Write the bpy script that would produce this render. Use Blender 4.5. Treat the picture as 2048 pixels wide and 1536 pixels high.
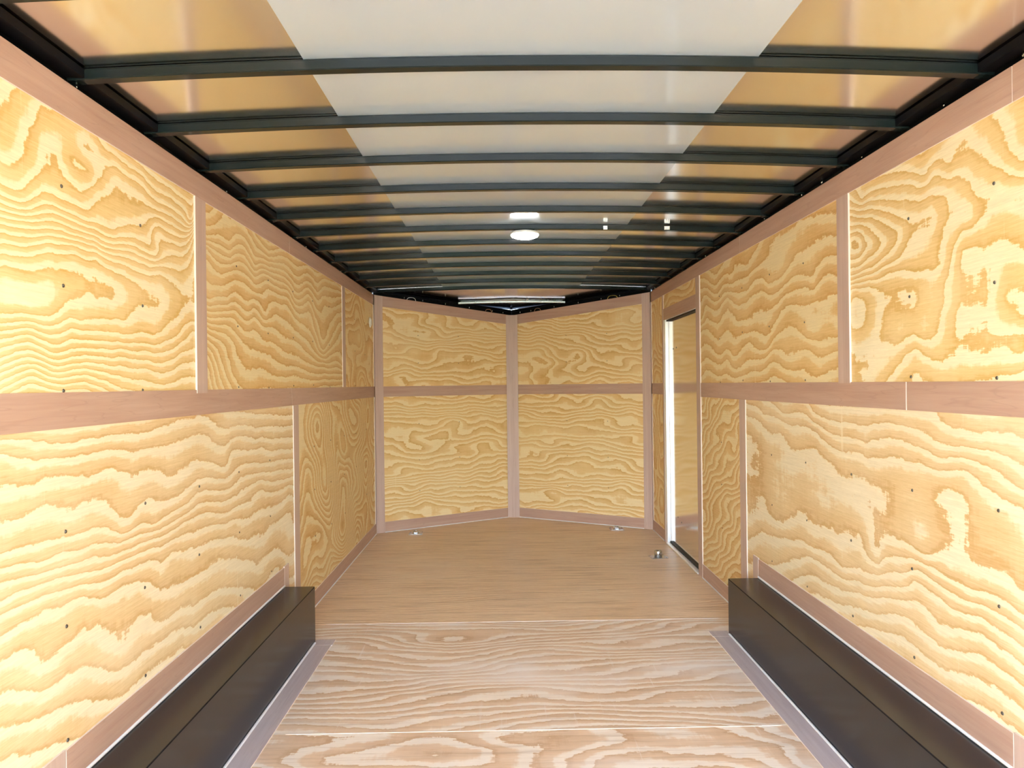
import bpy, bmesh, math, random
import numpy as np
from mathutils import Vector, Matrix, noise

random.seed(4)
scene = bpy.context.scene
for o in list(bpy.data.objects):
    bpy.data.objects.remove(o)

# ---------------------------------------------------------------- camera
CX, CZ, YAW, ROLL = -0.0945, 1.299, 0.0129, 0.0119
cam_data = bpy.data.cameras.new('camera')
cam_data.sensor_width = 36.0
cam_data.lens = 36.0 * 1447.0 / 2048.0
cam_data.clip_start = 0.02
cam = bpy.data.objects.new('camera', cam_data)
scene.collection.objects.link(cam)
fwd = Vector((math.sin(YAW), math.cos(YAW), 0))
rgt = Vector((math.cos(YAW), -math.sin(YAW), 0))
up = Vector((0, 0, 1))
r2 = rgt * math.cos(ROLL) - up * math.sin(ROLL)
u2 = up * math.cos(ROLL) + rgt * math.sin(ROLL)
m = Matrix((r2, u2, -fwd)).transposed().to_4x4()
m.translation = Vector((CX, 0, CZ))
cam.matrix_world = m
scene.camera = cam

# ---------------------------------------------------------------- world, sun, exposure
world = bpy.data.worlds.new('sky')
scene.world = world
world.use_nodes = True
wn = world.node_tree.nodes; wl = world.node_tree.links
wn.clear()
sky = wn.new('ShaderNodeTexSky')
sky.sky_type = 'NISHITA'
sky.sun_disc = False
sky.sun_elevation = math.radians(52)
sky.sun_rotation = math.radians(250)
sky.dust_density = 2.5
sky.air_density = 1.0
bg = wn.new('ShaderNodeBackground')
bg.inputs['Strength'].default_value = 2.5
wo = wn.new('ShaderNodeOutputWorld')
wl.new(sky.outputs[0], bg.inputs[0]); wl.new(bg.outputs[0], wo.inputs[0])

sun_d = bpy.data.lights.new('sun', 'SUN')
sun_d.energy = 3.4
sun_d.angle = math.radians(0.6)
sun_d.color = (1.0, 0.95, 0.86)
sun = bpy.data.objects.new('sun', sun_d)
scene.collection.objects.link(sun)
sun.rotation_euler = Vector((0.62, -0.12, -0.80)).to_track_quat('-Z', 'Y').to_euler()
sun.location = (-6, 2, 8)

vs = scene.view_settings
scene.display_settings.display_device = 'sRGB'
vs.view_transform = 'Standard'
vs.look = 'None'
vs.gamma = 1.0
vs.use_curve_mapping = False
vs.exposure = 1.02
scene.cycles.max_bounces = 9
scene.cycles.diffuse_bounces = 6
scene.cycles.use_adaptive_sampling = True
scene.cycles.adaptive_threshold = 0.03
scene.cycles.glossy_bounces = 4
scene.cycles.sample_clamp_indirect = 10.0
scene.cycles.use_denoising = True

# ---------------------------------------------------------------- helpers
def tag(o, label=None, cat=None, group=None, kind=None):
    if label: o['label'] = label
    if cat: o['category'] = cat
    if group: o['group'] = group
    if kind: o['kind'] = kind
    return o

def link(o, parent=None):
    scene.collection.objects.link(o)
    if parent is not None:
        o.parent = parent
    return o

def mesh_obj(name, verts, faces, mats, parent=None, fmat=None, smooth=False):
    me = bpy.data.meshes.new(name)
    me.from_pydata([tuple(v) for v in verts], [], faces)
    for mm in mats:
        me.materials.append(mm)
    if fmat:
        me.polygons.foreach_set('material_index', fmat)
    if smooth:
        me.polygons.foreach_set('use_smooth', [True] * len(me.polygons))
    bm = bmesh.new(); bm.from_mesh(me)
    bmesh.ops.recalc_face_normals(bm, faces=bm.faces)
    bm.to_mesh(me); bm.free()
    me.update()
    return link(bpy.data.objects.new(name, me), parent)

def empty(name, loc, parent=None):
    o = bpy.data.objects.new(name, None)
    o.location = loc
    o.empty_display_size = 0.1
    return link(o, parent)

class Frame:
    """a wall's own axes: s along the wall, n towards the room, z up"""
    def __init__(self, O, D, N):
        self.O = Vector((*O, 0)); self.D = Vector((*D, 0)); self.N = Vector((*N, 0))
    def p(self, s, n, z):
        return self.O + self.D * s + self.N * n + Vector((0, 0, z))

VL = math.hypot(1.22, 0.72)
FL = Frame((-1.22, 0), (0, 1), (1, 0))
FR = Frame((1.22, 0), (0, 1), (-1, 0))
FVL = Frame((-1.22, 6.37), (1.22 / VL, 0.72 / VL), (0.72 / VL, -1.22 / VL))
FVR = Frame((1.22, 6.37), (-1.22 / VL, 0.72 / VL), (-0.72 / VL, -1.22 / VL))
REAR, FRONT, TOP = -1.50, 6.37, 2.096
NOSE_DROP = 0.126
def vtop(s):
    return TOP - NOSE_DROP * s / VL

def slab(name, F, quad, n0, n1, mats, parent=None, ch=0.0):
    """a board: quad = four (s, z) corners in order, between depths n0 (back) and n1 (front); front uses mats[0], edges mats[-1]"""
    k = len(quad)
    if ch:
        cs = sum(q[0] for q in quad) / k; cz = sum(q[1] for q in quad) / k
        inner = [(s + (ch if s < cs else -ch), z + (ch if z < cz else -ch)) for s, z in quad]
        rings = [[F.p(s, n0, z) for s, z in quad], [F.p(s, n1 - ch * (1 if n1 > n0 else -1), z) for s, z in quad], [F.p(s, n1, z) for s, z in inner]]
    else:
        rings = [[F.p(s, n0, z) for s, z in quad], [F.p(s, n1, z) for s, z in quad]]
    v = [p for r in rings for p in r]
    f = [tuple(range(k))]
    fm = [len(mats) - 1]
    for r in range(len(rings) - 1):
        for i in range(k):
            j = (i + 1) % k
            f.append((r * k + i, r * k + j, (r + 1) * k + j, (r + 1) * k + i)); fm.append(len(mats) - 1)
    f.append(tuple((len(rings) - 1) * k + i for i in range(k))); fm.append(0)
    o = mesh_obj(name, v, f, mats, parent)
    # material by facing: recompute because recalc may not reorder faces
    for pl, mi in zip(o.data.polygons, fm):
        pl.material_index = mi
    return o

def rect(s0, s1, z0, z1):
    return [(s0, z0), (s1, z0), (s1, z1), (s0, z1)]

def box(name, x0, x1, y0, y1, z0, z1, mat, parent=None, bev=0.0):
    bm = bmesh.new()
    bmesh.ops.create_cube(bm, size=1)
    for v in bm.verts:
        v.co = Vector(((x0 + x1) / 2 + v.co.x * (x1 - x0), (y0 + y1) / 2 + v.co.y * (y1 - y0), (z0 + z1) / 2 + v.co.z * (z1 - z0)))
    if bev:
        bmesh.ops.bevel(bm, geom=list(bm.edges), offset=bev, segments=2, affect='EDGES')
    me = bpy.data.meshes.new(name); bm.to_mesh(me); bm.free()
    me.materials.append(mat)
    return link(bpy.data.objects.new(name, me), parent)

# ---------------------------------------------------------------- materials
def new_mat(name):
    mt = bpy.data.materials.new(name); mt.use_nodes = True
    nt = mt.node_tree; b = nt.nodes['Principled BSDF']
    return mt, nt, b

def N(nt, t, **kw):
    n = nt.nodes.new(t)
    for k, v in kw.items():
        setattr(n, k, v)
    return n

def mth(nt, op, a, b=None, c=None):
    n = nt.nodes.new('ShaderNodeMath'); n.operation = op
    for i, x in enumerate((a, b, c)):
        if x is None: continue
        if isinstance(x, (int, float)): n.inputs[i].default_value = x
        else: nt.links.new(x, n.inputs[i])
    return n.outputs[0]

def noise_node(nt, vec, sx, sy, sz=1.0, detail=2.0, rough=0.5, loc=(0, 0, 0)):
    mp = N(nt, 'ShaderNodeMapping'); mp.inputs['Scale'].default_value = (sx, sy, sz); mp.inputs['Location'].default_value = loc
    nt.links.new(vec, mp.inputs[0])
    n = N(nt, 'ShaderNodeTexNoise'); n.inputs['Scale'].default_value = 1.0
    n.inputs['Detail'].default_value = detail; n.inputs['Roughness'].default_value = rough
    nt.links.new(mp.outputs[0], n.inputs['Vector'])
    return n.outputs[0]

def mix(nt, fac, a, b, mode='MIX'):
    n = N(nt, 'ShaderNodeMix', data_type='RGBA', blend_type=mode)
    for sock, x in ((n.inputs[0], fac), (n.inputs[6], a), (n.inputs[7], b)):
        if isinstance(x, (int, float)): sock.default_value = x
        elif isinstance(x, tuple): sock.default_value = (*x, 1.0)
        else: nt.links.new(x, sock)
    return n.outputs[2]

def ramp(nt, fac, stops):
    n = N(nt, 'ShaderNodeValToRGB')
    els = n.color_ramp.elements
    while len(els) < len(stops): els.new(0.5)
    for e, (p, c) in zip(els, stops):
        e.position = p
        e.color = (c, c, c, 1) if isinstance(c, (int, float)) else (*c, 1)
    nt.links.new(fac, n.inputs[0])
    return n.outputs[0]

def ply_mat(name, light, mid, dark, jag=0.27, fibre=0.10, rough=0.55, grey=None, spec=0.35, bump=0.15, checks=0.35, streak=0.0):
    """rotary-cut softwood veneer: growth rings are the contour lines of the 'ring' field, with a crisp late-wood edge"""
    mt, nt, b = new_mat(name)
    uv = N(nt, 'ShaderNodeUVMap').outputs[0]
    at = N(nt, 'ShaderNodeAttribute'); at.attribute_name = 'ring'
    ring = at.outputs['Fac']
    j1 = noise_node(nt, uv, 3.0, 9.0, detail=3, rough=0.6)
    j2 = noise_node(nt, uv, 22.0, 90.0, detail=3, rough=0.65)
    # vertical lathe-check chatter: the rings jump sideways on narrow vertical lines
    j3 = noise_node(nt, uv, 26.0, 2.0, detail=3, rough=0.7, loc=(7, 3, 1))
    r = mth(nt, 'ADD', ring, mth(nt, 'MULTIPLY', mth(nt, 'SUBTRACT', j1, 0.5), jag * 3.2))
    r = mth(nt, 'ADD', r, mth(nt, 'MULTIPLY', mth(nt, 'SUBTRACT', j2, 0.5), jag * 1.1))
    r = mth(nt, 'ADD', r, mth(nt, 'MULTIPLY', mth(nt, 'SUBTRACT', j3, 0.5), jag * 1.3))
    fr = mth(nt, 'FRACT', r)
    band = ramp(nt, fr, [(0.0, 0.10), (0.03, 0.0), (0.34, 0.05), (0.46, 0.50), (0.80, 0.66), (0.94, 1.0), (0.98, 0.75), (1.0, 0.10)])
    # how strong the late wood is varies over the sheet
    st = noise_node(nt, uv, 1.6, 3.0, detail=2, loc=(3, 5, 2))
    band = mth(nt, 'MULTIPLY', band, mth(nt, 'ADD', 0.55, mth(nt, 'MULTIPLY', st, 0.95)))
    col = mix(nt, ramp(nt, band, [(0.0, 0.0), (0.5, 1.0)]), light, mid)
    col = mix(nt, ramp(nt, band, [(0.5, 0.0), (1.0, 1.0)]), col, dark)
    fb = noise_node(nt, uv, 5.0, 150.0, detail=4, rough=0.7)
    fb2 = noise_node(nt, uv, 30.0, 900.0, detail=2, rough=0.6, loc=(2, 1, 0))
    fc = mth(nt, 'ADD', mth(nt, 'MULTIPLY', mth(nt, 'SUBTRACT', fb, 0.5), fibre * 2.2), mth(nt, 'MULTIPLY', mth(nt, 'SUBTRACT', fb2, 0.5), fibre * 1.6))
    hsv = N(nt, 'ShaderNodeHueSaturation')
    nt.links.new(mth(nt, 'ADD', 1.0, fc), hsv.inputs['Value'])
    nt.links.new(mth(nt, 'SUBTRACT', 1.0, mth(nt, 'MULTIPLY', fc, 0.8)), hsv.inputs['Saturation'])
    nt.links.new(col, hsv.inputs['Color'])
    col = hsv.outputs[0]
    if streak:
        sk = noise_node(nt, uv, 2.0, 38.0, detail=4, rough=0.65, loc=(5, 9, 4))
        sk2 = noise_node(nt, uv, 1.2, 18.0, detail=4, rough=0.65, loc=(1, 6, 8))
        col = mix(nt, mth(nt, 'MULTIPLY', ramp(nt, sk, [(0.50, 0.0), (0.66, 1.0)]), streak), col, tuple(x * 0.72 for x in dark))
        col = mix(nt, mth(nt, 'MULTIPLY', ramp(nt, sk2, [(0.50, 0.0), (0.70, 1.0)]), streak * 0.7), col, light)
    # fine upright knife checks and pale nicks across the veneer
    ck = noise_node(nt, uv, 45.0, 1.6, detail=2, rough=0.6, loc=(3, 7, 5))
    ckm = noise_node(nt, uv, 1.3, 1.3, detail=1, loc=(8, 2, 6))
    ckf = mth(nt, 'MULTIPLY', ramp(nt, ck, [(0.66, 0.0), (0.72, 1.0)]), ramp(nt, ckm, [(0.45, 0.0), (0.65, 0.55)]))
    col = mix(nt, ckf, col, grey or tuple(min(1, x * 1.06) for x in light))
    # pale planer patches
    pt = noise_node(nt, uv, 1.1, 2.3, detail=3, rough=0.6, loc=(9, 4, 3))
    col = mix(nt, ramp(nt, pt, [(0.52, 0.0), (0.72, checks)]), col, grey or light)
    nt.links.new(col, b.inputs['Base Color'])
    rr = mth(nt, 'ADD', rough, mth(nt, 'MULTIPLY', mth(nt, 'SUBTRACT', fb, 0.5), 0.25))
    nt.links.new(rr, b.inputs['Roughness'])
    b.inputs['Specular IOR Level'].default_value = spec
    bp = N(nt, 'ShaderNodeBump'); bp.inputs['Strength'].default_value = bump; bp.inputs['Distance'].default_value = 0.0012
    hgt = mth(nt, 'ADD', mth(nt, 'MULTIPLY', fb, 0.6), mth(nt, 'MULTIPLY', band, 0.5))
    nt.links.new(hgt, bp.inputs['Height']); nt.links.new(bp.outputs[0], b.inputs['Normal'])
    return mt

PINE = ply_mat('pine_plywood', (0.90, 0.80, 0.55), (0.82, 0.62, 0.30), (0.70, 0.46, 0.16), fibre=0.19)
PINE_LOW = ply_mat('pine_plywood_beige', (0.85, 0.75, 0.54), (0.78, 0.60, 0.34), (0.64, 0.42, 0.19), fibre=0.20)
PINE_MID = ply_mat('pine_plywood_amber', (0.83, 0.70, 0.42), (0.76, 0.54, 0.24), (0.64, 0.38, 0.13), fibre=0.17)
PINE_FAR = ply_mat('pine_plywood_fine', (0.89, 0.73, 0.43), (0.82, 0.59, 0.27), (0.70, 0.43, 0.15), jag=0.30, fibre=0.13)
FLOOR_NEAR = ply_mat('floor_plywood_pale', (0.82, 0.74, 0.65), (0.71, 0.53, 0.38), (0.55, 0.36, 0.22), jag=0.30, fibre=0.16, rough=0.42, grey=(0.82, 0.77, 0.74), spec=0.5, bump=0.3, checks=0.75, streak=0.40)
FLOOR_FAR = ply_mat('floor_plywood_brown', (0.84, 0.68, 0.50), (0.75, 0.54, 0.355), (0.50, 0.30, 0.165), jag=0.24, fibre=0.20, rough=0.42, grey=(0.70, 0.60, 0.48), spec=0.5, bump=0.3, checks=0.3, streak=0.6)

def luan_mat(name, c0, c1, axis, rough=0.45):
    mt, nt, b = new_mat(name)
    tc = N(nt, 'ShaderNodeTexCoord').outputs['Object']
    sc = {'h': (2.5, 2.5, 60.0), 'v': (60.0, 60.0, 2.5), 'y': (60.0, 2.5, 60.0)}[axis]
    g = noise_node(nt, tc, *sc, detail=4, rough=0.6)
    g2 = noise_node(nt, tc, sc[0] * 0.5, sc[1] * 0.5, sc[2] * 0.35, detail=2, loc=(4, 2, 7))
    g3 = noise_node(nt, tc, 1.3, 1.3, 1.3, detail=2, loc=(1, 8, 2))
    f = mth(nt, 'ADD', mth(nt, 'MULTIPLY', g, 0.55), mth(nt, 'MULTIPLY', g2, 0.45))
    col = mix(nt, ramp(nt, f, [(0.36, 0.0), (0.64, 1.0)]), c0, c1)
    # fine cathedral lines
    w = mth(nt, 'FRACT', mth(nt, 'ADD', mth(nt, 'MULTIPLY', g2, 7.0), mth(nt, 'MULTIPLY', g3, 3.0)))
    ln = ramp(nt, w, [(0.0, 1.0), (0.06, 0.0), (0.94, 0.0), (1.0, 1.0)])
    col = mix(nt, mth(nt, 'MULTIPLY', ln, 0.22), col, tuple(x * 0.62 for x in c0))
    nt.links.new(col, b.inputs['Base Color'])
    b.inputs['Roughness'].default_value = rough
    b.inputs['Specular IOR Level'].default_value = 0.45
    return mt

LUAN_H = luan_mat('luan_strip', (0.47, 0.30, 0.23), (0.55, 0.38, 0.30), 'h')
LUAN_V = luan_mat('luan_strip_upright', (0.52, 0.375, 0.315), (0.60, 0.455, 0.39), 'v')
LUAN_F = luan_mat('luan_floor_strip', (0.46, 0.38, 0.385), (0.54, 0.47, 0.475), 'y')

def plain(name, col, rough=0.5, metal=0.0, spec=0.5, ior=1.5, coat=0.0, coat_rough=0.1, emit=None, emit_s=0.0, mottled=0.0, scale=6.0):
    mt, nt, b = new_mat(name)
    b.inputs['Base Color'].default_value = (*col, 1)
    b.inputs['Roughness'].default_value = rough
    b.inputs['Metallic'].default_value = metal
    b.inputs['Specular IOR Level'].default_value = spec
    b.inputs['IOR'].default_value = ior
    b.inputs['Coat Weight'].default_value = coat
    b.inputs['Coat Roughness'].default_value = coat_rough
    if emit:
        b.inputs['Emission Color'].default_value = (*emit, 1)
        b.inputs['Emission Strength'].default_value = emit_s
    tc = N(nt, 'ShaderNodeTexCoord').outputs['Object']
    n = noise_node(nt, tc, scale, scale, scale, detail=4, rough=0.6)
    if mottled:
        c = mix(nt, n, tuple(x * (1 - mottled) for x in col), tuple(min(1, x * (1 + mottled)) for x in col))
        nt.links.new(c, b.inputs['Base Color'])
    nt.links.new(mth(nt, 'ADD', rough * 0.85, mth(nt, 'MULTIPLY', n, rough * 0.3)), b.inputs['Roughness'])
    return mt

EDGE = plain('cut_plywood_edge', (0.86, 0.74, 0.60), 0.7)
EDGE_W = plain('pale_cut_edge', (0.76, 0.66, 0.60), 0.6)
BLACK = plain('black_frame_paint', (0.004, 0.004, 0.005), 0.35, spec=0.12)
BOW = plain('dark_roof_bow_steel', (0.008, 0.013, 0.012), 0.14, spec=0.2, ior=1.5, mottled=0.15)
STRAP = plain('satin_steel', (0.55, 0.56, 0.57), 0.28, metal=1.0)
SKIN_C = plain('pale_roof_sheet', (0.53, 0.62, 0.68), 0.34, metal=0.28, spec=0.4, coat=1.0, coat_rough=0.05, mottled=0.02)
SKIN_S = plain('bare_aluminium_sheet', (0.93, 0.92, 0.91), 0.16, metal=1.0, mottled=0.02)
DOORSKIN = plain('satin_aluminium_door', (0.86, 0.82, 0.76), 0.13, metal=1.0, mottled=0.03)
ALU = plain('bright_aluminium', (0.92, 0.94, 0.97), 0.38, metal=0.35)
BRONZE = plain('dark_bronze_sheet', (0.020, 0.017, 0.018), 0.22, spec=0.35, mottled=0.06)
CAULK = plain('white_sealant', (0.80, 0.80, 0.82), 0.55)
RUBBER = plain('black_rubber', (0.012, 0.012, 0.012), 0.6)
SCREW = plain('dark_screw', (0.14, 0.12, 0.10), 0.4, metal=0.7)
ZINC = plain('zinc_plate', (0.62, 0.64, 0.66), 0.25, metal=1.0, mottled=0.15, scale=40)
WHITE = plain('white_plastic', (0.88, 0.88, 0.86), 0.35)
LENS = plain('white_lamp_lens', (0.92, 0.92, 0.90), 0.3, emit=(1.0, 0.98, 0.94), emit_s=38.0)  # lens glow added to brighten the far end of the trailer
OUTER = plain('white_outer_skin', (0.75, 0.76, 0.78), 0.35)
CONCRETE = plain('pale_concrete', (0.52, 0.50, 0.47), 0.85, mottled=0.15, scale=1.5)
GRASS = plain('lawn', (0.09, 0.16, 0.04), 0.9, mottled=0.35, scale=3.0)

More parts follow.
